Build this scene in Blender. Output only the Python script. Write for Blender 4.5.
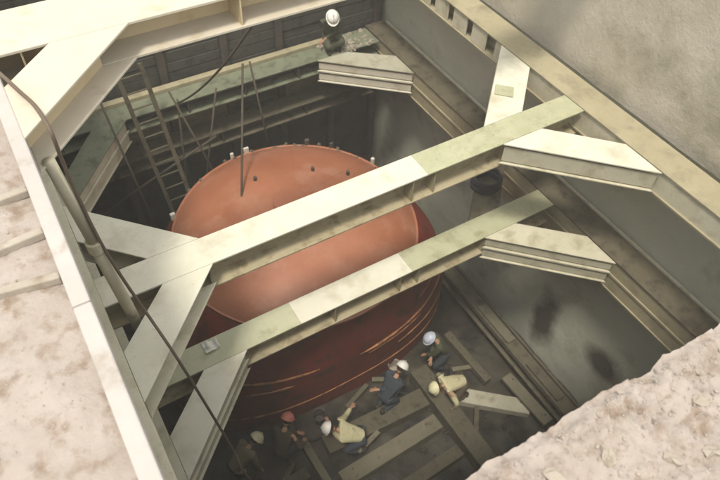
import bpy, math, random
from mathutils import Vector, noise
random.seed(7)
R_ = math.radians
ZO = 3.40                      # survey datum: ground level is z = 0, all heights below are given from the eye level

# ------------------------------------------------------------------ scene, camera, light
sc = bpy.context.scene
for o in list(bpy.data.objects): bpy.data.objects.remove(o)
C = sc.collection
sc.render.engine = 'CYCLES'
cam_d = bpy.data.cameras.new('camera'); cam = bpy.data.objects.new('camera', cam_d); C.objects.link(cam)
from mathutils import Matrix
r = Vector((0.85610606, -0.51531507, 0.03915089)); u = Vector((0.37202551, 0.66709211, 0.64543407)); b = r.cross(u)
M3 = Matrix((r, u, b)).transposed()
cam.matrix_world = Matrix.Translation((0, 0, ZO)) @ M3.to_4x4()
cam_d.sensor_width = 36; cam_d.lens = 647.525/720*36; cam_d.clip_start = .05; cam_d.clip_end = 2000
cam_d.dof.use_dof = True; cam_d.dof.focus_distance = 6.8; cam_d.dof.aperture_fstop = 1.8
sc.camera = cam
sun_dir = Vector((-.30, -.27, 1.0)).normalized()       # towards the sun
w = bpy.data.worlds.new('World'); sc.world = w; w.use_nodes = True
nt = w.node_tree; bg = nt.nodes['Background']
sky = nt.nodes.new('ShaderNodeTexSky'); sky.sky_type = 'NISHITA'; sky.sun_disc = False
sky.sun_elevation = math.asin(sun_dir.z); sky.sun_rotation = math.atan2(sun_dir.x, sun_dir.y)
sky.air_density = 1.0; sky.dust_density = 3.0; sky.ozone_density = .6
mxs = nt.nodes.new('ShaderNodeMix'); mxs.data_type = 'RGBA'; mxs.inputs[0].default_value = .82     # thin bright overcast in front of the clear sky
nt.links.new(sky.outputs[0], mxs.inputs[6]); mxs.inputs[7].default_value = (5.1, 5.1, 4.85, 1)
nt.links.new(mxs.outputs[2], bg.inputs[0]); bg.inputs[1].default_value = .15
sd = bpy.data.lights.new('sun', 'SUN'); sd.energy = 1.5; sd.angle = R_(10); sd.color = (1, .94, .84)
so = bpy.data.objects.new('sun', sd); C.objects.link(so); so.rotation_euler = sun_dir.to_track_quat('Z', 'Y').to_euler()
sc.view_settings.view_transform = 'Standard'; sc.view_settings.look = 'None'
sc.view_settings.exposure = 1.05; sc.view_settings.gamma = 1

# ------------------------------------------------------------------ materials
def ramp(nt, fac, stops):
    n = nt.nodes.new('ShaderNodeValToRGB'); nt.links.new(fac, n.inputs[0]); e = n.color_ramp.elements
    e[0].position, e[0].color = stops[0][0], (*stops[0][1], 1); e[1].position, e[1].color = stops[-1][0], (*stops[-1][1], 1)
    for p, c in stops[1:-1]:
        k = e.new(p); k.color = (*c, 1)
    return n.outputs[0]
def nz(nt, scale, detail=6, rough=.6, stretch=None, dist=0):
    tc = nt.nodes.new('ShaderNodeNewGeometry'); v = tc.outputs['Position']
    if stretch:
        m = nt.nodes.new('ShaderNodeMapping'); m.inputs['Scale'].default_value = stretch; nt.links.new(v, m.inputs[0]); v = m.outputs[0]
    n = nt.nodes.new('ShaderNodeTexNoise'); n.inputs['Scale'].default_value = scale; n.inputs['Detail'].default_value = detail
    n.inputs['Roughness'].default_value = rough; n.inputs['Distortion'].default_value = dist
    nt.links.new(v, n.inputs[0]); return n.outputs['Fac']
def mix(nt, f, a, b):
    n = nt.nodes.new('ShaderNodeMix'); n.data_type = 'RGBA'
    nt.links.new(f, n.inputs[0])
    for s, v in ((6, a), (7, b)):
        if isinstance(v, tuple): n.inputs[s].default_value = (*v, 1)
        else: nt.links.new(v, n.inputs[s])
    return n.outputs[2]
def mat(name, base, var, stain=None, lo=.55, hi=.7, sc1=3., sc2=2.2, rough=.75, bump=.3, bscale=40, stretch=None, metal=0, fleck=None, dist=.12):
    m = bpy.data.materials.new(name); m.use_nodes = True; nt = m.node_tree; bs = nt.nodes['Principled BSDF']
    c = ramp(nt, nz(nt, sc1, 8, .65), [(.3, base), (.7, var)])
    if stain:
        f = ramp(nt, nz(nt, sc2, 7, .62, stretch, dist), [(lo, (0, 0, 0)), (hi, (1, 1, 1))])
        c = mix(nt, f, c, stain)
    if fleck:
        f = ramp(nt, nz(nt, 26, 5, .7), [(.62, (0, 0, 0)), (.70, (1, 1, 1))])
        c = mix(nt, f, c, fleck)
    nt.links.new(c, bs.inputs['Base Color'])
    bs.inputs['Roughness'].default_value = rough; bs.inputs['Metallic'].default_value = metal
    bs.inputs['Specular IOR Level'].default_value = .3
    if bump:
        bn = nt.nodes.new('ShaderNodeBump'); bn.inputs['Strength'].default_value = bump; bn.inputs['Distance'].default_value = .02
        nt.links.new(nz(nt, bscale, 8, .7), bn.inputs['Height']); nt.links.new(bn.outputs[0], bs.inputs['Normal'])
    return m
def shaped_stain(m, spots, col, strength=1):
    nt = m.node_tree; bs = nt.nodes['Principled BSDF']; cur = bs.inputs['Base Color'].links[0].from_socket
    for c, sz in spots:
        g = nt.nodes.new('ShaderNodeNewGeometry'); mp = nt.nodes.new('ShaderNodeMapping'); mp.vector_type = 'TEXTURE'
        mp.inputs['Location'].default_value = (c[0], c[1], c[2]+ZO); mp.inputs['Scale'].default_value = sz; nt.links.new(g.outputs['Position'], mp.inputs[0])
        ln = nt.nodes.new('ShaderNodeVectorMath'); ln.operation = 'LENGTH'; nt.links.new(mp.outputs[0], ln.inputs[0])
        ad = nt.nodes.new('ShaderNodeMath'); ad.operation = 'MULTIPLY_ADD'; nt.links.new(nz(nt, 2.2, 5, .6), ad.inputs[0]); ad.inputs[1].default_value = 1.5; nt.links.new(ln.outputs['Value'], ad.inputs[2])
        f = ramp(nt, ad.outputs[0], [(.0, (strength,)*3), (.9, (strength,)*3), (1.0, (0, 0, 0))])
        ad.inputs[1].default_value = .9; mu = nt.nodes.new('ShaderNodeMath'); mu.operation = 'MULTIPLY'; nt.links.new(ad.outputs[0], mu.inputs[0]); mu.inputs[1].default_value = .62
        f = ramp(nt, mu.outputs[0], [(.55, (strength,)*3), (.95, (0, 0, 0))]); cur = mix(nt, f, cur, col)
    nt.links.new(cur, bs.inputs['Base Color'])
M = {}
M['cream'] = mat('cream_painted_steel', (.52, .49, .35), (.62, .58, .44), (.32, .28, .17), .50, .80, 3, 3.2, .6, .12, 30, None, 0, (.36, .31, .21))
M['white'] = mat('chalky_painted_steel', (.60, .57, .45), (.68, .65, .53), (.42, .38, .26), .50, .80, 3, 2.2, .6, .1, 30, None, 0, (.48, .41, .29))
M['sage'] = mat('sage_steel', (.40, .40, .26), (.50, .49, .34), (.28, .26, .16), .55, .72, 3, 3.2, .6, .12, 30, None, 0, (.3, .28, .18))
M['white0'] = mat('dull_white_steel', (.50, .44, .34), (.56, .50, .39), (.38, .31, .20), .58, .76, 3, 2.2, .7, .12, 30, None, 0, (.42, .36, .26))
M['kerb'] = mat('chalky_kerb_paint', (.40, .365, .33), (.46, .425, .39), (.30, .25, .2), .55, .72, 2, 3, .8, .2, 30, None, 0, (.42, .37, .30))
M['warm'] = mat('warm_cream_steel', (.52, .41, .24), (.58, .47, .30), (.40, .30, .16), .58, .75, 3, 2.5, .6, .1, 30)
M['olive'] = mat('olive_steel', (.38, .38, .24), (.46, .455, .30), (.24, .22, .12), .50, .80, 3, 3.2, .6, .12, 30, None, 0, (.2, .18, .1))
M['web'] = mat('shaded_brown_steel', (.36, .31, .19), (.44, .38, .25), (.22, .17, .09), .5, .68, 3, 4, .7, .2, 30)  # webs and lower flanges, their shade mixed into the brown colour
M['dusty'] = mat('dusty_tan_steel', (.33, .29, .18), (.40, .35, .23), (.26, .23, .15), .5, .7, 2, 3, .75, .2, 30, None, 0, (.25, .22, .14))
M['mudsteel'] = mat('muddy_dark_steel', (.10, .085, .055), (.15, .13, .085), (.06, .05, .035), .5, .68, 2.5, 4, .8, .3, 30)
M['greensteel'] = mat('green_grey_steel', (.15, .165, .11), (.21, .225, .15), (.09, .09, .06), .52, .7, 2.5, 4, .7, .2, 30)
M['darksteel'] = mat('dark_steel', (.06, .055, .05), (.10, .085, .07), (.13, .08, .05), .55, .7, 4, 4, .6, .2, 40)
M['dirt'] = mat('pale_dirt', (.36, .305, .26), (.45, .39, .345), (.25, .185, .135), .50, .68, 2.6, 6.5, .95, .8, 22, None, 0, (.42, .37, .32))
M['stone'] = mat('pale_stone', (.31, .265, .21), (.40, .35, .29), (.22, .18, .13), .55, .7, 5, 6, .95, .4, 40)
M['wallR'] = mat('wet_plastered_wall', (.52, .525, .42), (.62, .62, .50), (.34, .32, .24), .54, .74, .9, .9, .85, .8, 14, None, dist=.05)
M['wallR'].node_tree.nodes['Principled BSDF'].inputs['Specular IOR Level'].default_value = .05
shaped_stain(M['wallR'], [((7.84, 4.36, -11.64), (.6, .38, 1.1)), ((7.84, 2.77, -11.27), (.6, .55, .45))], (.075, .058, .05), .95)
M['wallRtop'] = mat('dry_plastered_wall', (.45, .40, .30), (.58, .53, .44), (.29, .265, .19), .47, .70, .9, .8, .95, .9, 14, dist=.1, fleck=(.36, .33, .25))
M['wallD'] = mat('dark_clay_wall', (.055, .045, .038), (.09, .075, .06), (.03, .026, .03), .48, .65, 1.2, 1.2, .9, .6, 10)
M['board'] = mat('lagging_timber', (.20, .165, .10), (.27, .22, .14), (.13, .10, .06), .52, .7, 2, 5, .85, .4, 30, (1, 1, 6))
M['darkboard'] = mat('shaded_dark_timber', (.06, .058, .05), (.09, .085, .07), (.035, .035, .035), .52, .7, 2, 5, .85, .4, 30)  # shade of the far wall put into the board colour
M['sleeper'] = mat('bleached_timber', (.33, .29, .23), (.42, .37, .31), (.24, .19, .13), .5, .7, 3, 6, .85, .4, 40)
M['floor'] = mat('wet_mud_floor', (.035, .03, .021), (.065, .056, .039), (.018, .016, .013), .48, .62, 1.4, 1.6, .45, .8, 9)
M['timber'] = mat('old_timber', (.085, .075, .05), (.135, .12, .08), (.05, .045, .03), .5, .7, 3, 6, .85, .4, 40)
M['paletimber'] = mat('pale_timber', (.13, .12, .08), (.19, .17, .115), (.09, .08, .05), .55, .7, 3, 6, .85, .4, 40)
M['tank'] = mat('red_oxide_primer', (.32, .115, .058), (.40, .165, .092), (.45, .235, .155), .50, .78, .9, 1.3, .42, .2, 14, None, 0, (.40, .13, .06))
M['tankside'] = mat('shaded_rusty_plate', (.20, .026, .014), (.28, .045, .022), (.07, .035, .018), .52, .68, 2, 2.5, .6, .25, 14)  # rusty shell plate, its shade put into the darker red
M['hoop'] = mat('tan_scale_on_steel', (.42, .17, .065), (.50, .25, .11), (.18, .06, .03), .46, .66, 4, 5, .8, .3, 30)
M['pipe'] = mat('green_grey_pipe', (.40, .37, .26), (.48, .44, .32), (.28, .25, .16), .55, .7, 3, 4, .5, .1, 30)
M['rubber'] = mat('brown_cable', (.11, .08, .055), (.15, .11, .08), None, rough=.7, bump=0)
M['rope'] = mat('tarred_rope', (.07, .06, .045), (.10, .085, .06), None, rough=.9, bump=0)
M['black'] = mat('black_rubber', (.02, .022, .03), (.035, .035, .045), None, rough=.5, bump=.1)
M['rag'] = mat('white_cloth', (.6, .58, .5), (.7, .68, .6), (.4, .36, .28), rough=.95, bump=.3)
M['concrete'] = mat('pale_concrete', (.36, .34, .25), (.45, .43, .33), (.26, .23, .16), .52, .7, 2, 3, .9, .3, 25)
def plain(n, c, rough=.85): return mat(n, c, tuple(x*1.15 for x in c), tuple(x*.6 for x in c), .56, .72, 9, 9, rough, .15, 60)
M['skin'] = plain('skin', (.42, .24, .15), .6); M['hatw'] = plain('white_hard_hat', (.74, .72, .66), .35)
M['haty'] = plain('cream_hard_hat', (.70, .66, .42), .35); M['hatr'] = plain('red_hard_hat', (.50, .17, .13), .5)
M['hatd'] = plain('brown_hard_hat', (.16, .08, .045), .45); M['hatb'] = plain('pale_blue_hard_hat', (.50, .54, .62), .35)
M['creamcloth'] = plain('cream_cloth', (.50, .46, .28)); M['navy'] = plain('navy_cloth', (.04, .05, .062)); M['olivecloth'] = plain('dark_olive_cloth', (.07, .075, .045))
M['browncloth'] = plain('brown_cloth', (.075, .055, .038)); M['khaki'] = plain('khaki_cloth', (.16, .135, .08)); M['boot'] = plain('boots', (.04, .032, .025)); M['face'] = plain('dark_eye', (.03, .02, .02)); M['lip'] = plain('lip', (.32, .12, .09)); M['hair'] = plain('dark_hair', (.03, .02, .015))

# ------------------------------------------------------------------ object helpers (coordinates from eye level; ZO lifts them)
class MB:
    def __init__(s): s.v = []; s.f = []
    def add(s, vs, fs):
        n = len(s.v); s.v += [tuple(x) for x in vs]; s.f += [tuple(i+n for i in f) for f in fs]; return s
    def prism(s, quad, z1, z0):           # plan polygon (counter-clockwise or not), top, bottom
        k = len(quad); a = sum(quad[i][0]*quad[(i+1) % k][1]-quad[(i+1) % k][0]*quad[i][1] for i in range(k))
        if a < 0: quad = quad[::-1]
        vs = [(x, y, z0) for x, y in quad]+[(x, y, z1) for x, y in quad]
        fs = [tuple(range(k-1, -1, -1)), tuple(range(k, 2*k))]+[(i, (i+1) % k, (i+1) % k+k, i+k) for i in range(k)]
        return s.add(vs, fs)
    def box(s, x0, x1, y0, y1, z0, z1): return s.prism([(x0, y0), (x1, y0), (x1, y1), (x0, y1)], z1, z0)
    def bar(s, p, q, wd, ht, up=(0, 0, 1), roll=0):
        p, q = Vector(p), Vector(q); d = (q-p).normalized(); upv = Vector(up)
        if abs(d.dot(upv)) > .98: upv = Vector((0, 1, 0))
        sd_ = d.cross(upv).normalized(); upn = sd_.cross(d)
        if roll: sd_, upn = sd_*math.cos(roll)+upn*math.sin(roll), upn*math.cos(roll)-sd_*math.sin(roll)
        vs = []
        for e in (p, q):
            for a, c in ((-1, -1), (1, -1), (1, 1), (-1, 1)): vs.append(e+sd_*a*wd/2+upn*c*ht/2)
        return s.add(vs, [(0, 1, 2, 3), (7, 6, 5, 4), (0, 4, 5, 1), (1, 5, 6, 2), (2, 6, 7, 3), (3, 7, 4, 0)])
    def tube(s, pts, rad, n=10, cap=True):
        pts = [Vector(p) for p in pts]; rads = rad if isinstance(rad, (list, tuple)) else [rad]*len(pts)
        rings = []; ref = None
        for i, p in enumerate(pts):
            d = (pts[min(i+1, len(pts)-1)]-pts[max(i-1, 0)]).normalized()
            if ref is None: ref = d.orthogonal().normalized()
            a = (ref-d*ref.dot(d)).normalized(); ref = a; c = d.cross(a)
            rings.append([p+(a*math.cos(2*math.pi*k/n)+c*math.sin(2*math.pi*k/n))*rads[i] for k in range(n)])
        vs = [v for rg in rings for v in rg]; fs = []
        for i in range(len(pts)-1):
            for k in range(n): fs.append((i*n+k, i*n+(k+1) % n, (i+1)*n+(k+1) % n, (i+1)*n+k))
        if cap: fs += [tuple(range(n-1, -1, -1)), tuple(range((len(pts)-1)*n, len(pts)*n))]
        return s.add(vs, fs)
    def ball(s, c, rx, ry=None, rz=None, n=12, m=8, zmin=-1, jit=0):
        ry = ry or rx; rz = rz or rx; c = Vector(c); vs = []; fs = []
        for i in range(m+1):
            t = math.pi*i/m
            for k in range(n):
                a = 2*math.pi*k/n; j = 1+jit*(noise.noise(Vector((c.x*9+math.sin(t)*math.cos(a)*1.7, c.y*9+math.sin(t)*math.sin(a)*1.7, math.cos(t)*1.7))))
                vs.append(c+Vector((rx*math.sin(t)*math.cos(a)*j, ry*math.sin(t)*math.sin(a)*j, max(zmin, math.cos(t))*rz*j)))
        for i in range(m):
            for k in range(n): fs.append((i*n+k, (i+1)*n+k, (i+1)*n+(k+1) % n, i*n+(k+1) % n))
        return s.add(vs, fs)
def mesh_obj(name, mb, m, root=None, smooth=False, bevel=0, lift=True):
    off = root_loc(root) if root else Vector((0, 0, 0))
    me = bpy.data.meshes.new(name); me.from_pydata([(x-off.x, y-off.y, z+ZO-off.z) for x, y, z in mb.v], [], mb.f); me.validate(); me.update()
    me.materials.append(M[m] if isinstance(m, str) else m)
    if smooth: me.polygons.foreach_set('use_smooth', [True]*len(me.polygons))
    o = bpy.data.objects.new(name, me); C.objects.link(o)
    if root: o.parent = root
    if bevel:
        bv = o.modifiers.new('bevel', 'BEVEL'); bv.width = bevel; bv.segments = 2; bv.limit_method = 'ANGLE'
    return o
LOC = {}
def root_loc(o):
    v = Vector((0, 0, 0))
    while o: v = v+o.location; o = o.parent
    return v
def tag(o, label=None, cat=None, group=None, kind=None):
    if label: o['label'] = label
    if cat: o['category'] = cat
    if group: o['group'] = group
    if kind: o['kind'] = kind
    return o
def thing(name, loc, label, cat, group=None):
    o = bpy.data.objects.new(name, None); C.objects.link(o); o.location = (loc[0], loc[1], loc[2]+ZO); o.empty_display_size = .1
    return tag(o, label, cat, group)
def part(name, mb, m, root, **k): return mesh_obj(name, mb, m, root, **k)

H0, H1, H2 = -3.28, -6.0, -8.13
# ------------------------------------------------------------------ setting: ground sheet round the pit
PX0, PX1, PY0, PY1 = -.242, 7.85, .70, 11.4
GZ = -3.40
def gheight(x, y):
    n1 = noise.noise(Vector((x*.9, y*.9, 0))); n2 = noise.noise(Vector((x*3.1, y*3.1, 4))); n3 = noise.noise(Vector((x*9, y*9, 8))); n4 = noise.noise(Vector((x*24, y*24, 2))); n5 = noise.noise(Vector((x*40+3*n2, y*40, 5)))
    if y < PY0+.5 and x > .2:                                  # loose bank at the near edge
        k = min(1, (x-.2)/.8)
        z = GZ+k*(.09+.05*n1+.05*n2+.045*abs(n3)*1.6+.03*n4+.02*n5)-.02*(1-k)
        if y > PY0-.05: z -= .03*k
    elif x < PX0+.3:
        k = min(1, max(0, (PX0-x)/.25))
        z = GZ+k*(.02+.035*n1+.025*n2+.012*n3+.012*n4+.008*n5)
    else: z = GZ+.05*n1+.02*n2
    return z
def axis(lo, hi, step, holes, far):
    a = []; x = lo
    while x <= hi+1e-6: a.append(round(x, 4)); x += step
    for h in holes:
        j = min(range(len(a)), key=lambda i: abs(a[i]-h)); a[j] = h
    s = step; x = lo; left = []
    while x > -far: s *= 1.6; x -= s; left.append(x)
    s = step; x = a[-1]; right = []
    while x < far: s *= 1.6; x += s; right.append(x)
    return left[::-1]+a+right
xs = axis(-2.6, 8.6, .022, (PX0, PX1), 60); ys = axis(-1.6, 12.2, .026, (PY0, PY1), 60)
vs = []; idx = {}; fs = []
def gv(i, j):
    if (i, j) not in idx:
        x, y = xs[i], ys[j]; z = gheight(x, y) if abs(x) < 14 and abs(y) < 16 else GZ
        yy = y
        if x > .05 and x < PX1-.05 and abs(y-PY0) < .6:
            yy = y+(.03*noise.noise(Vector((x*2.2, 3, 0)))+.02*noise.noise(Vector((x*7, 5, 0)))+.012*noise.noise(Vector((x*22, 5, 0)))-.035*(x-1.4)*.6)*(1-abs(y-PY0)/.6)
        idx[(i, j)] = len(vs); vs.append((x, yy, z))
    return idx[(i, j)]
for i in range(len(xs)-1):
    for j in range(len(ys)-1):
        cx, cy = (xs[i]+xs[i+1])/2, (ys[j]+ys[j+1])/2
        if PX0 < cx < PX1 and PY0 < cy < PY1: continue
        fs.append((gv(i, j), gv(i+1, j), gv(i+1, j+1), gv(i, j+1)))
g = MB(); g.v = vs; g.f = fs
tag(mesh_obj('ground', g, 'dirt', smooth=True), kind='structure')
# pit floor
FZ = -12.95
def sheet(p0, du, dv, nu, nv, amp, seed, nrm):
    p0, du, dv, nrm = Vector(p0), Vector(du), Vector(dv), Vector(nrm); m = MB(); vs = []
    for i in range(nu+1):
        for j in range(nv+1):
            p = p0+du*i/nu+dv*j/nv
            h = noise.noise(p*.8+Vector((seed, 0, 0)))*.6+noise.noise(p*2.4+Vector((0, seed, 0)))*.3+noise.noise(p*7)*.12
            vs.append(p+nrm*h*amp)
    fs = [(i*(nv+1)+j, (i+1)*(nv+1)+j, (i+1)*(nv+1)+j+1, i*(nv+1)+j+1) for i in range(nu) for j in range(nv)]
    return m.add(vs, fs)
tag(mesh_obj('pit_floor', sheet((-1.2, -.2, FZ), (9.8, 0, 0), (0, 12.4, 0), 150, 180, .14, 3, (0, 0, 1)), 'floor', smooth=True), kind='structure')

# ------------------------------------------------------------------ pit walls
def wall(name, label, faces, amp=.05):
    t = thing(name, faces[0][1], label, 'wall')
    for nm, p0, du, dv, m, nrm in faces:
        L1, L2 = Vector(du).length, Vector(dv).length
        part(nm, sheet(p0, du, dv, int(L1/.12)+2, int(L2/.12)+2, amp, 7, nrm), m, t, smooth=True)
    return t
wall('pit_wall', 'plastered right wall of the pit, blotchy and dry on top, damp and greenish lower down',
     [('upper_face', (7.80, .2, -3.36), (0, 11.4, 0), (0, 0, -2.75), 'wallRtop', (-1, 0, 0)),
      ('lower_face', (7.84, .2, -6.05), (0, 11.4, 0), (0, 0, -7.2), 'wallR', (-1, 0, 0))])
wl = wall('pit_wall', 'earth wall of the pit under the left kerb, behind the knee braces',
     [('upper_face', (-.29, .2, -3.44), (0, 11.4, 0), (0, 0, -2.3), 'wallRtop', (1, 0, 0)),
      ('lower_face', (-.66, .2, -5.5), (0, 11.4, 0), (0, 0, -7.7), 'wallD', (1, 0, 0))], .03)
part('ledge', MB().box(-.9, -.36, .2, 11.5, -5.74, -5.6), 'wallRtop', wl)
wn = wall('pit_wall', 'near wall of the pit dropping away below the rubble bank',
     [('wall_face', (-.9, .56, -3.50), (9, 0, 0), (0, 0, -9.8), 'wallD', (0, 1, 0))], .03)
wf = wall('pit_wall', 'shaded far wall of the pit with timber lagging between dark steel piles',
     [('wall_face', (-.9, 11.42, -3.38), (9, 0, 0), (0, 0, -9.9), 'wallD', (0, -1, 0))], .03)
# lagging boards and piles of the far wall
piles = [-.3, 1.25, 2.52, 3.85, 5.1, 6.4, 7.6]
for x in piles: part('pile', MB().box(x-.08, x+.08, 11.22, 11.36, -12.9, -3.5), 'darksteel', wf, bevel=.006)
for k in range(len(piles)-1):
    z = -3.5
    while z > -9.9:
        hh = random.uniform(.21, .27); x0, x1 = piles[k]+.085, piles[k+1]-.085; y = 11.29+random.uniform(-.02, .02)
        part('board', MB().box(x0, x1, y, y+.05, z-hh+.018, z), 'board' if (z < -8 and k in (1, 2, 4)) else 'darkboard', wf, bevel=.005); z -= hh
# boards (lagging) on the far part of the right wall above the second waler
for k in range(3):
    pass

# ------------------------------------------------------------------ steel sections
def section(root, quad, zt, depth, n=1, mats=('cream', 'web'), tf=.03, tw=.03, stiff=(), wend=0, face=False, names=('top_flange', 'web', 'bottom_flange')):
    """quad = a0,a1,b1,b0: flange outline in plan, a-edge and b-edge; n beams stacked"""
    a0, a1, b1, b0 = [Vector(q) for q in quad]
    c0, c1 = (a0+b0)/2, (a1+b1)/2; d = (c1-c0).normalized(); nrm = Vector((-d.y, d.x))
    c0w, c1w = c0-d*wend, c1+d*wend
    zs = [zt-i*depth for i in range(n+1)]
    for i, z in enumerate(zs):
        nm = names[0] if i == 0 else (names[2] if i == n else 'middle_flange')
        t = tf if i in (0, n) else tf*1.6
        z1 = z if i == 0 else (z+tf if i == n else z+tf*.8)
        part(nm, MB().prism([tuple(a0), tuple(a1), tuple(b1), tuple(b0)], z1, z1-t), mats[0] if i == 0 else mats[-1] if len(mats) == 3 else mats[0], root, bevel=.006)
    for i in range(n):
        ztop = zs[i]-(tf if i == 0 else tf*.8); zbot = zs[i+1]+(tf if i+1 == n else tf*.8)
        h = nrm*tw/2
        part(names[1], MB().prism([tuple(c0w-h), tuple(c1w-h), tuple(c1w+h), tuple(c0w+h)], ztop, zbot), mats[1], root)
    if n == 2 or face:
        w_ = (b0-a0).dot(nrm); sg = 1 if w_ > 0 else -1; lead = (a1-a0).normalized(); ln = Vector((-lead.y, lead.x))
        if (b0-a0).dot(ln) < 0: ln = -ln
        for i in range(n):
            p0, p1 = a0+ln*.03+lead*.03, a1+ln*.03-lead*.03
            part('side_plate', MB().prism([tuple(p0), tuple(p1), tuple(p1+ln*.02), tuple(p0+ln*.02)], zs[i]-.075, zs[i+1]+.045), mats[2], root, bevel=.006)
    for s in stiff:
        c = c0+(c1-c0)*s
        wdt = abs((a0-b0).dot(nrm))/2-.015
        q = [tuple(c-nrm*wdt-d*.008), tuple(c+nrm*wdt-d*.008), tuple(c+nrm*wdt+d*.008), tuple(c-nrm*wdt+d*.008)]
        part('stiffener', MB().prism(q, zs[0]-tf, zs[-1]+tf), mats[1], root)
def bolts(root, pts, r=.016, h=.018, m='web'):
    mb = MB()
    for x, y, z in pts:
        n = 6; mb.prism([(x+r*math.cos(k*math.pi/3), y+r*math.sin(k*math.pi/3)) for k in range(n)], z+h, z)
    o = part('bolts', mb, m, root); o['kind'] = 'stuff'; return o

GK = 'H-section struts across the pit'; KN = 'knee braces'
# strut of the first level, in two lengths of different colour
t = thing('strut', (-.13, 4.98, H1), 'upper of the two long cream cross struts in mid picture, over the red tank', 'steel beam', GK)
section(t, ((-.13, 4.77), (4.22, 4.77), (4.22, 5.20), (-.13, 5.20)), H1, .46, 1, ('white', 'web', 'web'), stiff=(.06, .28, .95))
section(t, ((4.221, 4.77), (7.06, 4.77), (7.06, 5.20), (4.221, 5.20)), H1, .46, 1, ('olive', 'web', 'web'), stiff=(.05, .5))
part('end_plate', MB().box(-.155, -.132, 4.72, 5.25, H1-.45, H1-.005), 'olive', t)
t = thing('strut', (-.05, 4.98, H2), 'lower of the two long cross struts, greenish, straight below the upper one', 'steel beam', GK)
section(t, ((-.05, 4.77), (2.23, 4.77), (2.23, 5.20), (-.05, 5.20)), H2, .46, 1, ('sage', 'web', 'web'), stiff=(.25, .6))  # lower strut in three lengths, each with its own flange colour
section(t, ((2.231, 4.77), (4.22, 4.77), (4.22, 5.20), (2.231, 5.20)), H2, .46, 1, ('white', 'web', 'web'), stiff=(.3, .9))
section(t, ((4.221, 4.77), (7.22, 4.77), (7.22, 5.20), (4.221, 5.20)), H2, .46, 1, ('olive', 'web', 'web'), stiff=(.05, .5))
# ground level strut top left
t = thing('strut', (-.1, 5.9, H0), 'broad pale strut at ground level crossing the top left corner', 'steel beam', GK)
section(t, ((-.31, 5.55), (7.84, 5.55), (7.84, 6.26), (-.31, 6.26)), H0, .38, 1, ('white0', 'warm', 'white0'), stiff=(.05, .3, .55, .8))
def knee(label, quad, z, depth, n, mats, stiff=(), face=False):
    q = [Vector(p) for p in quad]; c = (q[0]+q[3])/2
    t = thing('knee_brace', (c.x, c.y, z), label, 'steel brace', KN)
    section(t, quad, z, depth, n, mats, tf=.026, tw=.026, stiff=stiff, wend=.02, face=face); return t
k0 = knee('widest white knee brace, at ground level in the top left corner', ((1.04, 5.546), (-.127, 4.38), (-.127, 5.08), (.34, 5.546)), H0, .38, 1, ('white0', 'warm', 'white0'))
knee('cream knee brace from the left end of the upper strut down to the left waler', ((1.14, 4.766), (-.126, 3.47), (-.126, 4.12), (.53, 4.766)), H1, .38, 1, ('white', 'cream', 'cream'))
knee('cream double-stacked knee brace at the bottom left, left end of the lower strut', ((1.36, 4.766), (-.048, 3.42), (-.048, 4.08), (.70, 4.766)), H2, .27, 2, ('white', 'cream', 'cream'))
knee('cream knee brace behind the left end of the upper strut, half hidden by the pipe', ((1.14, 5.204), (-.126, 6.52), (-.126, 5.85), (.50, 5.204)), H1, .38, 1, ('white', 'web', 'cream'))
knee('pale knee brace at the right end of the upper strut, on its near side', ((5.50, 4.766), (7.056, 3.24), (7.056, 3.92), (6.22, 4.766)), H1, .38, 1, ('white', 'cream', 'cream'), face=True)
kp = knee('short white knee brace with a square olive patch behind the right end of the upper strut', ((5.50, 5.204), (7.056, 6.72), (7.056, 6.0), (6.22, 5.204)), H1, .38, 1, ('white', 'web', 'cream'))
part('square_patch', MB().prism([(6.10, 5.72), (6.30, 5.52), (6.47, 5.70), (6.27, 5.90)], H1+.02, H1+.002), 'olive', kp, bevel=.004)  # thin olive square raised on the pale flange
knee('greenish double-stacked knee brace at the right end of the lower strut', ((5.67, 4.766), (7.216, 3.27), (7.216, 3.94), (6.34, 4.766)), H2, .27, 2, ('cream', 'olive', 'cream'))
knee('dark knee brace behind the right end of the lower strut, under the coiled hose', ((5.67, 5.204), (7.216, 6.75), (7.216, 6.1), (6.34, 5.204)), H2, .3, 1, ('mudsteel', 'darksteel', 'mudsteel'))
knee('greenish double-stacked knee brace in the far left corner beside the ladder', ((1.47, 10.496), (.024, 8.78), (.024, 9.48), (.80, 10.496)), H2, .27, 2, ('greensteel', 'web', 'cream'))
kf = knee('pale double-stacked knee brace in the far right corner below the crouching worker', ((5.62, 10.496), (7.216, 9.14), (7.216, 9.86), (6.34, 10.496)), H2, .27, 2, ('concrete', 'web', 'white'))

# walers
def waler(label, quad, z, depth, n, mats, stiff=()):
    c = (Vector(quad[0])+Vector(quad[3]))/2
    t = thing('waler', (c.x, c.y, z), label, 'steel beam', 'walers along the pit walls')
    section(t, quad, z, depth, n, mats, stiff=stiff); return t
def ticks(a, b_, n): return [a+(b_-a)*i/(n-1) for i in range(n)]
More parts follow.
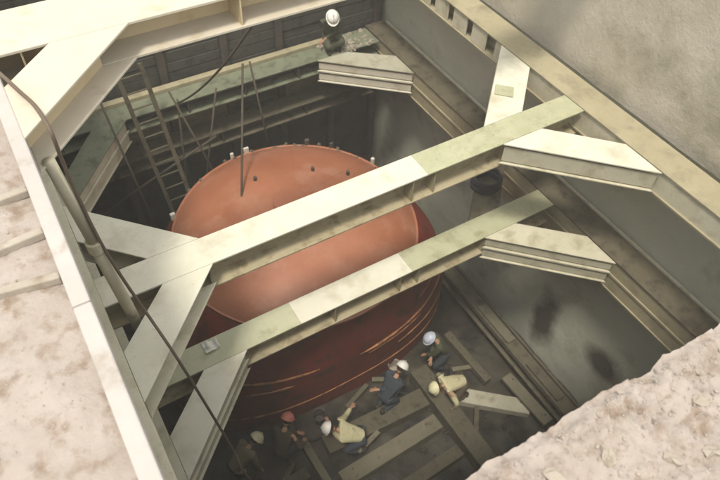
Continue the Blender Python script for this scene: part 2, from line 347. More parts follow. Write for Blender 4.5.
# right, level one: facing channel closes the inner side
t = waler('tan waler running along the right wall from top centre to the right edge', ((7.08, .75), (7.08, 11.3), (7.60, 11.3), (7.60, .75)), H1, .42, 1, ('dusty', 'cream', 'dusty'), ())
part('face_plate', MB().box(7.105, 7.125, .8, 6.9, H1-.415, H1-.032), 'cream', t)
for y in (7.35, 7.9, 8.45, 9.0): part('face_panel', MB().box(7.11, 7.13, y-.21, y+.19, H1-.385, H1-.033), 'cream', t, bevel=.004)
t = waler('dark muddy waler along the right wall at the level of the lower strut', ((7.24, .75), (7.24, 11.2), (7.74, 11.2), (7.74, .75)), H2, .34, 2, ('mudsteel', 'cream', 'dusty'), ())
part('face_plate', MB().box(7.262, 7.285, .8, 11.1, H2-.72, H2-.032), 'dusty', t)
part('edge_rail', MB().box(7.742, 7.79, .8, 11.1, H2-.10, H2+.035), 'cream', t, bevel=.006)
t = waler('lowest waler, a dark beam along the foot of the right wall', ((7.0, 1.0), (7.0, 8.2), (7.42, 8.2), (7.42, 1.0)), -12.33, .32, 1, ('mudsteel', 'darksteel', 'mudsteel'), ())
part('edge_rail', MB().box(7.00, 7.06, 1.0, 8.2, -12.325, -12.25), 'timber', t, bevel=.005)
part('edge_rail', MB().box(7.36, 7.42, 1.0, 8.2, -12.325, -12.25), 'timber', t, bevel=.005)
part('spacer', MB().box(7.10, 7.32, 2.9, 3.9, -12.325, -12.27), 'timber', t, bevel=.005)
part('spacer', MB().box(7.10, 7.32, 4.5, 5.6, -12.325, -12.27), 'paletimber', t, bevel=.005)
# left
t = waler('cream waler just under the left kerb, carrying the upper strut', ((-.13, .75), (-.13, 11.3), (-.58, 11.3), (-.58, .75)), H1, .40, 1, ('cream', 'cream', 'cream'), ticks(.04, .96, 13))
t = waler('deeper cream waler on the left wall carrying the lower strut', ((-.052, .75), (-.052, 10.45), (-.60, 10.45), (-.60, .75)), H2, .27, 2, ('cream', 'web', 'cream'), ticks(.04, .96, 11))
# far
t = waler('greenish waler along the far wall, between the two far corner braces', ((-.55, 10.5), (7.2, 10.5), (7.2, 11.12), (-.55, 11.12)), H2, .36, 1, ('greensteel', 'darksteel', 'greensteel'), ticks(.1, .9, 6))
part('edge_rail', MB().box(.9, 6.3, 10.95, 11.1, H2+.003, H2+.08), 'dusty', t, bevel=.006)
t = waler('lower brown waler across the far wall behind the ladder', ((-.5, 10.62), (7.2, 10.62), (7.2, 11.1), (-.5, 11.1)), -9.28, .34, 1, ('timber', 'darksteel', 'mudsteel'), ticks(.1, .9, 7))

# kerb at ground level, left
t = thing('kerb_beam', (-.22, .7, H0), 'long narrow white kerb beam along the left edge of the pit', 'kerb')
y = .4; 
for L in (2.3, 2.7, 2.6, 3.4):
    part('kerb_length', MB().box(-.235, -.125, y+.003, y+L-.003, -3.52, H0), 'kerb', t, bevel=.012); y += L
part('lip', MB().box(-.225, -.15, .42, 11.3, -3.72, -3.522), 'darksteel', t)  # dark strip added for the shadow gap below the kerb
# sleepers in the dirt on the left
for (p, q, lab) in [((-0.681, 3.872, -3.36), (-0.262, 3.903, -3.36), 'uppermost in view of the pale sleepers running from the kerb to the left edge'), ((-0.814, 3.414, -3.36), (-0.262, 3.458, -3.36), 'middle pale sleeper running from the kerb across the dirt'), ((-0.923, 3.135, -3.36), (-0.262, 3.034, -3.36), 'lowest pale sleeper by the kerb, nearly buried in dirt')]:
    t = thing('sleeper', q, lab, 'timber', 'sleepers beside the kerb'); p = Vector(p); q = Vector(q); d = (q-p).normalized(); q = q+d*.024
    part('timber_body', MB().bar(p, q, .06, .07), 'sleeper', t, bevel=.01)
# post at far left
t = thing('post', (-.42, 5.35, -3.4), 'short pale steel post standing at the left edge beside the wide knee brace', 'post')
part('post_body', MB().bar((-.40, 5.22, -3.45), (-.47, 5.32, -2.95), .15, .12), 'white', t, bevel=.01)
part('cap', MB().bar((-.468, 5.318, -2.95), (-.472, 5.324, -2.92), .17, .14), 'cream', t, bevel=.006)

# ------------------------------------------------------------------ red tank
CX, CY = 3.55, 7.58
prof = [  # z, ax, ay front, exponent
    (-8.80, .02, .02, 2), (-8.82, .5, .5, 2), (-8.90, 1.0, 1.0, 2), (-9.03, 1.5, 1.5, 2), (-9.21, 1.95, 1.95, 2), (-9.36, 2.2, 2.2, 2), (-9.48, 2.34, 2.34, 2)]
side = [(-9.485, 2.36, 2.36, 2), (-9.62, 2.46, 2.40, 2.05), (-9.9, 2.68, 2.42, 2.15), (-10.4, 2.98, 2.40, 2.3), (-10.9, 3.18, 2.34, 2.4), (-11.5, 3.30, 2.24, 2.5), (-12.2, 3.35, 2.12, 2.6), (-13.0, 3.36, 2.05, 2.6)]
def ring(z, ax, ay, ex, n=96, grow=0):
    o = []
    for k in range(n):
        a = 2*math.pi*k/n; c, s_ = math.cos(a), math.sin(a)
        dd = (abs(c)**ex+abs(s_)**ex)**(-1/ex)
        o.append((CX+(ax+grow)*c*dd, CY+(ay+grow)*s_*dd, z))
    return o
def lathe(rows, n=96, grow=0, cap=False):
    vs = []; fs = []
    for rw in rows: vs += ring(*rw, n=n, grow=grow)
    for i in range(len(rows)-1):
        for k in range(n): fs.append((i*n+k, (i+1)*n+k, (i+1)*n+(k+1) % n, i*n+(k+1) % n))
    if cap: fs.append(tuple(range(n)))
    return MB().add(vs, fs)
tank = thing('tank', (CX, CY, -12.9), 'big round orange-red steel tank standing in the bottom of the pit', 'tank')
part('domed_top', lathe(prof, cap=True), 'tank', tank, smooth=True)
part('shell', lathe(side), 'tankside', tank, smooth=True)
def at(rows, z):
    for a, c in zip(rows, rows[1:]):
        if a[0] >= z >= c[0]:
            f = (a[0]-z)/(a[0]-c[0]); return tuple(a[i]+(c[i]-a[i])*f for i in range(4))
def shell_pt(a, z, gr):
    q = at(side, z); c, s_ = math.cos(a), math.sin(a); dd = (abs(c)**q[3]+abs(s_)**q[3])**(-1/q[3])
    return (CX+(q[1]+gr)*c*dd, CY+(q[2]+gr)*s_*dd, z)
for a0, a1, z0, z1, rr in ((-88, -26, -10.95, -10.55, .05), (-84, -60, -11.15, -11.0, .03), (-150, -104, -10.8, -10.75, .045), (-128, -112, -11.2, -11.15, .03), (-70, -42, -11.6, -11.4, .03), (-60, -30, -10.3, -10.2, .025), (-170, -20, -12.3, -12.3, .03), (20, 160, -10.8, -10.8, .04)):
    n = 26; pts = []; rd = []
    for k in range(n+1):
        f = k/n; a = R_(a0+(a1-a0)*f); z = z0+(z1-z0)*f+.02*noise.noise(Vector((f*9, z0, 0)))
        pts.append(shell_pt(a, z, .0)); rd.append(rr*(.55+.6*abs(noise.noise(Vector((f*11, a0, 3)))))*min(1, .3+6*f, .3+6*(1-f)))
    part('hoop', MB().tube(pts, rd, 7), 'hoop', tank)
rows = [(-9.475, 2.335, 2.335, 2), (-9.465, 2.345, 2.345, 2), (-9.465, 2.375, 2.375, 2), (-9.50, 2.38, 2.38, 2), (-9.50, 2.36, 2.36, 2)]
part('rim', lathe(rows), 'tank', tank)
def dz_(rr):
    for a, c in zip(prof, prof[1:]):
        if a[1] <= rr <= c[1]: return a[0]+(c[0]-a[0])*(rr-a[1])/(c[1]-a[1])
    return -9.48
for k in range(3):                                      # weld seams of the top plates
    a = k*math.pi/4+.35; pts = []
    for i in range(11):
        rr = .45+i*.186; pts.append((CX+rr*math.cos(a), CY+rr*math.sin(a), dz_(min(rr, 2.33))+.001-.004))
    part('seam', MB().tube(pts, .009, 6), 'tank', tank, smooth=True)
part('hatch', MB().prism([(CX+.4*math.cos(k*math.pi/12), CY+.4*math.sin(k*math.pi/12)) for k in range(24)], -8.77, -8.9), 'tank', tank, bevel=.01)
for a in [97, 89, 57, 44, 146, 20, -9, 178]:
    a = R_(a); x, y = CX+2.39*math.cos(a), CY+2.39*math.sin(a)
    l = part('lifting_lug', MB().bar((x, y, -9.5), (x, y, -9.33), random.uniform(.07, .13), random.uniform(.04, .08)), 'rag' if random.random() < .75 else 'darksteel', tank, bevel=.015)
for (rx, ry) in ((-.35, 1.0), (.75, .7), (1.35, .35), (1.55, -.3), (-.8, -.6), (.3, -.9)):
    rr = math.hypot(rx, ry); part('stub_bolt', MB().tube([(CX+rx, CY+ry, dz_(rr)-.01), (CX+rx, CY+ry, dz_(rr)+.09)], .035, 8), 'darksteel', tank)
# ------------------------------------------------------------------ floor timbers
def timber(name, label, p, q, wd, ht, m, end=True):
    t = thing(name, p, label, 'timber', 'timbers on the pit floor')
    part('timber_body', MB().bar(p, q, wd, ht), m, t, bevel=.012)
    p_, q_ = Vector(p), Vector(q); d = (q_-p_).normalized(); sd2 = Vector((-d.y, d.x, 0))
    for f in (.12, .88):
        c = p_+(q_-p_)*f+Vector((0, 0, ht/2)); part('spike', MB().tube([c+sd2*wd*.2, c+sd2*wd*.2+Vector((0, 0, .03))], .018, 6), 'darksteel', t)
    return t
zf = FZ+.12
timber('floor_beam', 'thick dark beam running towards the viewer between the workers', (5.14, 5.1, zf), (5.2, 2.2, zf), .42, .5, 'timber')
timber('plank', 'lighter plank nearest the viewer on the pit floor', (2.5, 3.86, zf-.02), (4.85, 3.92, zf-.02), .34, .36, 'paletimber')
timber('floor_beam', 'dark beam lying just in front of the worker in cream', (2.55, 4.62, zf), (4.9, 4.5, zf), .42, .4, 'timber')
timber('floor_beam', 'short beam end-on left of the worker in cream', (2.22, 5.0, zf-.02), (2.28, 3.2, zf-.02), .16, .22, 'paletimber')
timber('plank', 'pale plank slanting to the right below the worker in yellow', (5.55, 4.25, zf), (6.75, 3.2, zf), .34, .2, 'concrete')
timber('plank', 'pale board beside the foot of the right wall', (6.72, 4.0, zf+.2), (6.8, 2.7, zf+.2), .26, .08, 'paletimber')
timber('floor_beam', 'thin dark beam at the far right of the pit floor by the wall', (6.3, 5.6, zf), (6.38, 4.15, zf), .18, .2, 'timber')
timber('floor_beam', 'dark beam under the double knee brace at the left', (.4, 4.3, zf), (2.0, 4.35, zf), .24, .22, 'timber')
timber('floor_beam', 'dark beam next to the near wall at the bottom of the picture', (2.5, 3.1, zf), (4.9, 3.2, zf), .26, .22, 'timber')
# loose pale timber and cloth by the tank
t = thing('plank', (.9, 7.3, -9.9), 'short white plank lying against the left rim of the tank', 'timber')
t.location = (1.15, 7.7, -9.5+ZO)
part('timber_body', MB().bar((.75, 7.55, -9.62), (1.35, 7.95, -9.38), .16, .06), 'rag', t, bevel=.01)
part('nail', MB().bar((1.15, 7.82, -9.43), (1.15, 7.82, -9.40), .02, .02), 'darksteel', t)

# pipe, cable, poles, ladder
t = thing('pipe', (.02, 4.5, -3.75), 'greenish hanging pipe with a collar beside the left kerb', 'pipe')
part('upper_length', MB().tube([(-.04, 4.47, -3.62), (.03, 4.50, -4.72)], .052, 14), 'pipe', t, smooth=True)
part('lower_length', MB().tube([(.03, 4.50, -4.74), (.16, 4.56, -6.9)], .062, 14), 'pipe', t, smooth=True)
part('collar', MB().tube([(.028, 4.50, -4.68), (.034, 4.503, -4.82)], .078, 14), 'cream', t, bevel=.006)
def smooth(P, k=5):
    P = [Vector(p) for p in P]; o = []
    for i in range(len(P)-1):
        a, b_, c, d = P[max(i-1, 0)], P[i], P[i+1], P[min(i+2, len(P)-1)]
        for j in range(k):
            t_ = j/k; o.append(.5*((2*b_)+(c-a)*t_+(2*a-5*b_+4*c-d)*t_*t_+(3*b_-a-3*c+d)*t_**3))
    return o+[P[-1]]
t = tag(mesh_obj('cable', MB().tube(smooth([(-0.132, 5.329, -3.27), (-0.092, 5.169, -3.26), (-0.029, 4.912, -3.25), (0.03, 4.667, -3.24), (0.058, 4.33, -3.24), (0.055, 4.404, -3.6), (0.058, 4.472, -4.0), (0.07, 4.459, -4.4), (0.096, 4.449, -4.8), (0.155, 4.412, -5.3), (0.244, 4.21, -5.75), (0.322, 3.795, -5.95), (0.42, 3.655, -6.7), (0.576, 3.503, -8.05), (0.658, 3.3, -8.8), (1.3, 4.0, -12.8)]), .017, 8), 'rubber', smooth=True),
        'thin brown cable hanging over the white knee brace and down past the left braces', 'cable')
t = thing('pole', (2.75, 8.2, -9.2), 'thin dark pole standing on the tank and leaning on the far waler', 'pole')
part('shaft', MB().tube([(2.73, 8.2, -9.0), (3.9, 10.4, -7.6)], .022, 8), 'rope', t, smooth=True)
part('foot', MB().tube([(2.72, 8.18, -9.06), (2.75, 8.24, -8.98)], .06, 8), 'rope', t)
def slack(p, q, sag, n=14):
    p, q = Vector(p), Vector(q); return [p+(q-p)*i/n-Vector((0, 0, sag*4*(i/n)*(1-i/n))) for i in range(n+1)]
tag(mesh_obj('rope', MB().tube(slack((2.5, 10.45, -8.0), (2.2, 10.2, -10.6), .0)+slack((2.2, 10.2, -10.62), (2.0, 10.0, -12.8), 0), .022, 8), 'rope', smooth=True), 'dark rope hanging from the far waler between the ladder and the pole', 'rope')
tag(mesh_obj('rope', MB().tube(slack((2.9, 6.3, -3.7), (2.5, 10.45, -8.08), .25), .02, 8), 'rope', smooth=True), 'dark rope slung from the ground level strut to the far waler', 'rope')
def ladder():
    t = thing('ladder', (1.75, 9.9, -12.8), 'dark ladder leaning on the far waler left of the tank', 'ladder')
    a0, a1 = Vector((1.50, 10.36, -6.95)), Vector((1.95, 9.35, -12.85)); b0, b1 = a0+Vector((.46, .02, 0)), a1+Vector((.46, .02, 0))
    part('rail', MB().bar(a0, a1, .045, .08, up=(1, 0, 0)), 'timber', t); part('rail', MB().bar(b0, b1, .045, .08, up=(1, 0, 0)), 'timber', t)
    n = 19
    for i in range(n):
        f = (i+.6)/n; part('rung', MB().tube([a0+(a1-a0)*f, b0+(b1-b0)*f], .018, 8), 'timber', t)
ladder()
# hose coil
t = thing('hose_coil', (6.44, 5.74, H2), 'black coiled hose lying on the dark brace behind the lower strut', 'hose')
for k in range(5):
    R1 = .26-.012*(k % 3); pts = [(6.44+R1*math.cos(a*math.pi/12), 5.74+R1*.9*math.sin(a*math.pi/12), H2+.04+k*.045+.01*math.sin(a)) for a in range(25)]
    part('loop', MB().tube(pts, .027, 8), 'black', t, smooth=True)
# cloth
def cloth(label, c, s, m='rag'):
    mb = MB(); n = 12; vs = []
    for i in range(n+1):
        for j in range(n+1):
            x, y = (i/n-.5)*s, (j/n-.5)*s*.8
            vs.append((c[0]+x, c[1]+y, c[2]+.05*noise.noise(Vector((x*14+c[0], y*14, 0)))+.05))
    f = [(i*(n+1)+j, (i+1)*(n+1)+j, (i+1)*(n+1)+j+1, i*(n+1)+j+1) for i in range(n) for j in range(n)]
    mb.add(vs, f); o = mesh_obj('cloth', mb, m, smooth=True)
    s_ = o.modifiers.new('thick', 'SOLIDIFY'); s_.thickness = .01
    return tag(o, label, 'cloth')

# rods, poles and site clutter
for p, q, rr, lab in (((1.05, 10.2, -6.9), (1.5, 9.6, -12.8), .022, 'thin rod standing in the far left corner, left of the ladder'),
                  ((2.35, 10.35, -7.7), (3.0, 9.9, -10.4), .02, 'thin rod slanting right between the ladder and the dark pole'),
                  ((3.3, 10.44, -8.0), (2.55, 10.2, -10.6), .02, 'thin rod slanting left behind the dark pole'),
                  ((.35, 10.1, -9.9), (3.1, 10.3, -9.05), .025, 'long rod lying level behind the ladder'),
                  ((4.05, 10.4, -7.6), (4.2, 10.1, -9.9), .022, 'short rod hanging from the far waler above the back of the tank')):
    tag(mesh_obj('rod', MB().tube([p, q], rr, 8), 'rope', smooth=True), lab, 'rod')
def bucket(x, y, z, lab, m):
    t = thing('bucket', (x, y, z), lab, 'bucket'); n = 18; rows = [(.11, 0), (.145, .26), (.150, .27), (.135, .265), (.10, .02)]; vs = []
    for rr, h in rows: vs += [(x+rr*math.cos(2*math.pi*k/n), y+rr*math.sin(2*math.pi*k/n), z+h) for k in range(n)]
    part('pail', MB().add(vs, [(i*n+k, i*n+(k+1) % n, (i+1)*n+(k+1) % n, (i+1)*n+k) for i in range(4) for k in range(n)]+[tuple(range(n-1, -1, -1)), tuple(range(4*n, 5*n))]), m, t)
    part('handle', MB().tube([(x+.15*math.cos(a), y+.02, z+.26-.14*math.sin(a)*.3+.10*math.sin(a)) for a in [math.pi*i/8 for i in range(9)]], .006, 6), 'darksteel', t)
bucket(2.75, 5.25, FZ+.05, 'dark bucket by the tank between the red-helmeted and the cream-jacketed worker', 'darksteel')
bucket(4.75, 5.45, FZ+.05, 'small pale bucket at the tank foot behind the worker in blue', 'sleeper')
for i, (x, y, a, L) in enumerate([(3.7, 5.3, 20, .7), (4.4, 5.35, -30, .5), (2.2, 5.45, 70, .5), (3.3, 4.2, 15, .6), (5.55, 3.5, 50, .8), (6.1, 4.7, -20, .5), (1.6, 4.5, 35, .6), (5.85, 5.5, 80, .6)]):
    d = Vector((math.cos(R_(a)), math.sin(R_(a)), 0)); p = Vector((x, y, FZ+.13+(.3 if i == 3 else 0)))
    tag(mesh_obj('offcut', MB().bar(p-d*L/2, p+d*L/2, .1, .06), 'paletimber' if i % 2 else 'timber', bevel=.006), ['timber offcut against the tank left of the worker in blue', 'timber offcut behind the worker in dark blue', 'dark offcut at the left foot of the tank', 'pale offcut lying on the mud in front of the worker in cream', 'dark offcut beside the thick beam, below the pale slanting plank', 'pale offcut behind the stooping worker in yellow', 'dark offcut at the feet of the red-helmeted worker', 'pale offcut in the corner behind the blue-helmeted worker'][i], 'timber', 'timber offcuts on the pit floor')
tag(mesh_obj('air_hose', MB().tube([(1.9+.28*i, 4.75+.25*math.sin(i*.9)+.1*math.sin(i*2.3), FZ+.10) for i in range(15)], .028, 8), 'black', smooth=True), 'black air hose snaking across the muddy pit floor', 'hose')
# ------------------------------------------------------------------ people
def skin_mesh(name, verts, edges, radii, m, root, sub=1, rootv=0):
    off = root_loc(root)
    me = bpy.data.meshes.new(name); me.from_pydata([(v[0]-off.x, v[1]-off.y, v[2]+ZO-off.z) for v in verts], edges, []); me.update()
    o = bpy.data.objects.new(name, me); C.objects.link(o); o.parent = root; me.materials.append(M[m])
    sk = o.modifiers.new('skin', 'SKIN'); sk.use_smooth_shade = True
    for i, rr in enumerate(radii):
        d = me.skin_vertices[0].data[i]; d.radius = (rr, rr) if not isinstance(rr, tuple) else rr; d.use_root = (i == rootv)
    s_ = o.modifiers.new('sub', 'SUBSURF'); s_.levels = s_.render_levels = sub
    return o
def person(label, pel, face, lean, hands, feet, cj, ct, ch, look=None, sidelean=0, head_drop=0):
    """pel pelvis point; face: heading angle (deg, 0 = +x); lean: forward lean deg; hands, feet: world points (left, right)"""
    P = Vector(pel); f = Vector((math.cos(R_(face)), math.sin(R_(face)), 0)); s = Vector((-f.y, f.x, 0)); up = Vector((0, 0, 1))
    ax = (up*math.cos(R_(lean))+f*math.sin(R_(lean))+s*sidelean).normalized()
    t = thing('person', (P.x, P.y, min(feet[0][2], feet[1][2])), label, 'person')
    waist = P+ax*.14; chest = P+ax*.36; neck = P+ax*.53
    hd = (ax*.75+f*.35-up*head_drop).normalized(); head = neck+hd*.14; 
    sh = [chest+ax*.10+s*.18, chest+ax*.10-s*.18]
    def joint(a, b_, l1, l2, bend):
        d = b_-a; L = d.length
        if L > (l1+l2)*.98: b_ = a+d.normalized()*(l1+l2)*.98; d = b_-a; L = d.length
        c = (l1*l1-l2*l2+L*L)/(2*L); h = math.sqrt(max(.0004, l1*l1-c*c)); dn = d.normalized()
        bb = (bend-dn*bend.dot(dn)).normalized(); return a+dn*c+bb*h, b_
    V = [P, waist, chest, neck, neck+hd*.04]; E = [(0, 1), (1, 2), (2, 3), (3, 4)]; Rr = [.085, .08, .085, .05, .05]
    arms = []; legs = []
    for k, sg in ((0, 1), (1, -1)):
        el, wr = joint(sh[k], Vector(hands[k]), .29, .27, -up+s*sg*.8-f*.3)
        i = len(V); V += [sh[k], el, wr]; E += [(2, i), (i, i+1), (i+1, i+2)]; Rr += [.045, .036, .028]; arms.append((sh[k], el, wr))
        d = (wr-el).normalized(); side_ = d.cross(up); side_ = side_.normalized() if side_.length > .1 else s
        pn = d.cross(side_).normalized()
        palm = wr+d*.075; j = len(V); V.append(palm); E.append((i+2, j)); Rr.append((.034, .016))
        for q, (ofs, ln) in enumerate(((-.03, .07), (-.01, .085), (.01, .08), (.03, .062))):
            j2 = len(V); b0 = palm+side_*ofs+d*.02; V += [b0, b0+d*ln*.55+pn*.008, b0+d*ln+pn*.03]; E += [(j, j2), (j2, j2+1), (j2+1, j2+2)]; Rr += [.010, .009, .007]
        j2 = len(V); V += [wr+d*.03-side_*.035*sg, wr+d*.075-side_*.06*sg]; E += [(i+2, j2), (j2, j2+1)]; Rr += [.013, .010]
    for k, sg in ((0, 1), (1, -1)):
        hip = P+s*sg*.10-ax*.05; kn, an = joint(hip, Vector(feet[k])+up*.08, .44, .43, f+s*sg*.2)
        i = len(V); V += [hip, kn, an]; E += [(0, i), (i, i+1), (i+1, i+2)]; Rr += [.06, .05, .042]; legs.append((hip, kn, an))
    skin_mesh('body', V, E, Rr, 'skin', t)
    # head with face
    up_h = hd; fh = (f-up_h*f.dot(up_h)).normalized() if abs(f.dot(up_h)) < .97 else (-up); sh_ = up_h.cross(fh)
    mb = MB(); n, m_ = 20, 14; hc = head+up_h*.03; vs = []
    for i in range(m_+1):
        th = math.pi*i/m_
        for k in range(n):
            a = 2*math.pi*k/n; x, y, z = math.sin(th)*math.cos(a), math.sin(th)*math.sin(a), math.cos(th)
            jaw = 1-.22*max(0, -z); nose = .16*math.exp(-((y/.16)**2+((z+.12)/.2)**2)) if x > 0 else 0; brow = .05*math.exp(-((z-.12)/.1)**2) if x > .3 else 0
            sock = -.07*math.exp(-(((abs(y)-.36)/.16)**2+((z-.0)/.1)**2)) if x > .3 else 0
            ear = .2*math.exp(-((x/.15)**2+((z+.05)/.18)**2)) if abs(y) > .8 else 0
            vs.append(hc+fh*(x*.098*(1+nose+brow+sock)*jaw)+sh_*(y*.078*jaw*(1+ear))+up_h*(z*.118))
    mb.add(vs, [(i*n+k, (i+1)*n+k, (i+1)*n+(k+1) % n, i*n+(k+1) % n) for i in range(m_) for k in range(n)])
    hp = part('head', mb, 'skin', t, smooth=True)
    for sg in (1, -1): part('eye', MB().ball(hc+fh*.084+sh_*.03*sg+up_h*.002, .011, n=8, m=6), 'face', hp)
    part('mouth', MB().ball(hc+fh*.078-up_h*.058, .012, .02, .006, n=8, m=6), 'lip', hp)
    part('hair', MB().ball(hc-fh*.022+up_h*.012, .088, .086, .112, n=12, m=8), 'hair', hp, smooth=True)
    # hard hat: crown, ridge and brim built round the head axis
    vs = []; n = 24; rows = [(0, .128), (.03, .126), (.065, .112), (.095, .085), (.115, .05), (.122, .01)]
    base = hc+up_h*.045
    for hz, rr in rows:
        for k in range(n):
            a = 2*math.pi*k/n; vs.append(base+fh*rr*1.12*math.cos(a)+sh_*rr*math.sin(a)+up_h*hz)
    hat = part('hard_hat', MB().add(vs, [(i*n+k, i*n+(k+1) % n, (i+1)*n+(k+1) % n, (i+1)*n+k) for i in range(len(rows)-1) for k in range(n)]+[tuple(range((len(rows)-1)*n, len(rows)*n))]), ch, t, smooth=True)
    vs = []
    for dz, gr in ((.006, 0), (.0, 1), (-.008, 1), (-.004, 0)):
        for k in range(n):
            a = 2*math.pi*k/n; ex = .018+.03*max(0, math.cos(a))**2
            rr = .12+gr*ex; vs.append(base+fh*rr*1.12*math.cos(a)+sh_*rr*math.sin(a)+up_h*dz)
    part('brim', MB().add(vs, [(i*n+k, i*n+(k+1) % n, ((i+1) % 4)*n+(k+1) % n, ((i+1) % 4)*n+k) for i in range(4) for k in range(n)]), ch, hat)
    part('ridge', MB().tube([base+fh*.13*math.cos(a)+up_h*(.012+.122*math.sin(a)) for a in [math.pi*i/10 for i in range(1, 10)]], .010, 6), ch, hat, smooth=True)
    # clothes
    JV = [P-ax*.02, waist, chest, chest+ax*.13]; JE = [(0, 1), (1, 2), (2, 3)]; JR = [.15, .142, .165, .08]
    for a in arms:
        i = len(JV); JV += [a[0], a[1], a[1]+(a[2]-a[1])*.86]; JE += [(2, i), (i, i+1), (i+1, i+2)]; JR += [.08, .062, .048]
    skin_mesh('jacket', JV, JE, JR, cj, t, 2, 1)
    TV = [P+ax*.03, P-ax*.05]; TE = [(0, 1)]; TR = [.135, .13]
    for l in legs:
        i = len(TV); TV += [l[0], l[1], l[1]+(l[2]-l[1])*.9]; TE += [(1, i), (i, i+1), (i+1, i+2)]; TR += [.105, .082, .062]
    skin_mesh('trousers', TV, TE, TR, ct, t, 2, 0)
    for l in legs:
        a = l[2]-up*.0; fd = f
        part('boot', MB().tube([a+up*.10, a+up*.0, a-up*.03+fd*.06, a-up*.045+fd*.15, a-up*.05+fd*.21], [.056, .058, .055, .045, .028], 10), 'boot', t, smooth=True)
    return t
fz = FZ+.02
person('worker in cream jacket and white helmet bending over the dark floor beam', (3.15, 4.28, fz+.72), 150, 58, ((2.75, 5.12, fz+.62), (3.42, 4.98, fz+.62)), ((3.15, 4.12, fz+.27), (3.1, 4.36, fz+.27)), 'creamcloth', 'navy', 'hatw')
person('worker in dark blue with a white helmet leaning beside the tank', (4.02, 4.72, fz+.80), 20, 35, ((4.35, 4.98, fz+.66), (3.75, 4.95, fz+.85)), ((3.95, 4.85, fz+.02), (3.9, 4.62, fz+.28)), 'navy', 'navy', 'hatw')
person('worker in dark clothes with a pale blue helmet, farthest back by the tank', (5.72, 5.0, fz+.78), 160, 30, ((5.3, 5.2, fz+.62), (5.35, 5.0, fz+.75)), ((5.78, 4.9, fz+.02), (5.75, 5.12, fz+.02)), 'olivecloth', 'navy', 'hatb')
person('worker in pale yellow jacket and cream helmet stooping right of the thick beam', (5.62, 4.25, fz+.70), 175, 68, ((5.25, 3.92, fz+.42), (5.28, 4.42, fz+.5)), ((5.72, 4.1, fz+.1), (5.7, 4.4, fz+.02)), 'creamcloth', 'browncloth', 'haty')
person('worker with a red helmet crouching in the shadow left of the tank front', (1.68, 4.86, fz+.55), 40, 30, ((2.1, 5.0, fz+.62), (2.15, 4.8, fz+.6)), ((1.75, 5.02, fz+.02), (1.78, 4.72, fz+.02)), 'browncloth', 'navy', 'hatr')
person('worker in khaki with a cream helmet half hidden by the double knee brace', (.78, 5.0, fz+.6), 10, 45, ((1.2, 5.15, fz+.4), (1.22, 4.8, fz+.35)), ((.8, 5.15, fz+.02), (.75, 4.85, fz+.02)), 'khaki', 'olivecloth', 'haty')
person('worker in dark olive with a white helmet crouching on the far right corner waler', (6.12, 10.86, H2+.32), 250, 28, ((5.93, 10.72, H2+.30), (6.28, 10.66, H2+.30)), ((6.0, 10.70, H2+.01), (6.25, 10.72, H2+.01)), 'olivecloth', 'olivecloth', 'hatw')

# ------------------------------------------------------------------ rubble
def stones(name, label, n, region, smin, smax, hfun, m='stone', single=False):
    mb = MB()
    for k in range(n):
        x, y = region(); s = smin+(smax-smin)*random.random()**3
        z = hfun(x, y)-s*.1
        a, bq = random.random()*6.28, random.uniform(.6, 1)
        n1, m1 = (5, 3) if s < .03 else (8, 5)
        b0 = len(mb.v); mb.ball((x, y, z), s, s*bq, s*random.uniform(.5, .85), n=n1, m=m1, jit=.0)
        for i in range(b0, len(mb.v)):
            v = Vector(mb.v[i])-Vector((x, y, z)); q = 1+.85*noise.noise(v/s*1.7+Vector((k*3.7, 0, 0)))
            v = Vector((v.x*math.cos(a)-v.y*math.sin(a), v.x*math.sin(a)+v.y*math.cos(a), v.z))*q; mb.v[i] = tuple(v+Vector((x, y, z)))
    o = mesh_obj(name, mb, m, smooth=False)
    return o
def bank():
    x = random.uniform(.3, 5); return x, PY0-.05-abs(random.gauss(0, .5))+(-.02*(x-1.4))
tag(stones('gravel', '', 1300, bank, .004, .02, gheight, 'dirt'), 'pale gravel and clods strewn over the near bank', 'gravel', kind='stuff')
tag(stones('gravel', '', 5200, bank, .003, .010, gheight), 'sharp fine gravel covering the near bank', 'gravel', kind='stuff')
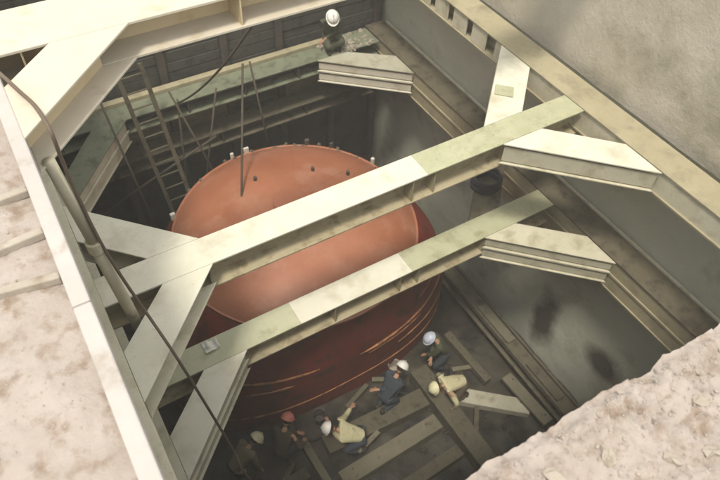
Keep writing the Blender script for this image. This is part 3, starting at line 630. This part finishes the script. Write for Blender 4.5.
tag(stones('gravel', '', 1900, lambda: (random.uniform(-1.8, -.36), random.uniform(.6, 6.5)), .003, .014, gheight), 'fine gravel scattered over the dirt left of the kerb', 'gravel', kind='stuff')
tag(stones('rubble', '', 90, lambda: (random.uniform(5.9, 7.1), 10.55+random.uniform(-.02, .5)), .02, .09, lambda x, y: H2), 'broken pale rubble lying along the far corner waler', 'rubble', kind='stuff')
def rimspot():
    a = R_(random.uniform(-20, 200)); rr = 2.36+random.gauss(0, .05); return CX+rr*math.cos(a), CY+rr*math.sin(a)
tag(stones('rim_debris', '', 90, rimspot, .012, .06, lambda x, y: -9.47, 'mudsteel'), 'dark clods and scraps lying along the back rim of the tank', 'debris', kind='stuff')
tag(stones('mud_clods', '', 260, lambda: (random.uniform(.2, 6.9), random.uniform(1.5, 5.0)), .02, .10, lambda x, y: FZ+.02, 'floor'), 'dark clods of mud over the pit floor', 'mud', kind='stuff')
big = [(1.32, .58, .036), (2.05, .60, .030), (1.62, .48, .05), (1.9, .40, .06), (2.35, .46, .04), (1.75, .25, .045), (2.2, .2, .05), (2.6, .38, .045), (1.45, .35, .035), (2.45, .12, .06), (2.75, .5, .035), (1.55, .15, .05)]
for i, (x, y, s) in enumerate(big):
    st = random.getstate(); o = stones('stone', '', 1, lambda: (x, y), s, s, gheight); 
    tag(o, 'pale loose stone lying on the near rubble bank at the lower right', 'stone', 'loose stones on the near bank')
cloth('crumpled white cloth lying on the left end of the lower strut', (.93, 5.06, H2-.02), .22)

# thin haze volume added over the pit to lift the dark tones
hz = MB().box(-160, 160, -160, 160, -14.3, .9); hz_o = mesh_obj('haze', hz, 'rope'); hz_o.data.materials.clear()
hm = bpy.data.materials.new('added_haze'); hm.use_nodes = True; hn = hm.node_tree; hn.nodes.clear()
ho = hn.nodes.new('ShaderNodeOutputMaterial'); hv = hn.nodes.new('ShaderNodeVolumePrincipled'); hv.inputs['Color'].default_value = (.95, .9, .8, 1); hv.inputs['Density'].default_value = .0048
hn.links.new(hv.outputs[0], ho.inputs['Volume']); hz_o.data.materials.append(hm); tag(hz_o, 'thin pale haze added over the whole pit to lift its dark tones', 'haze', kind='stuff')
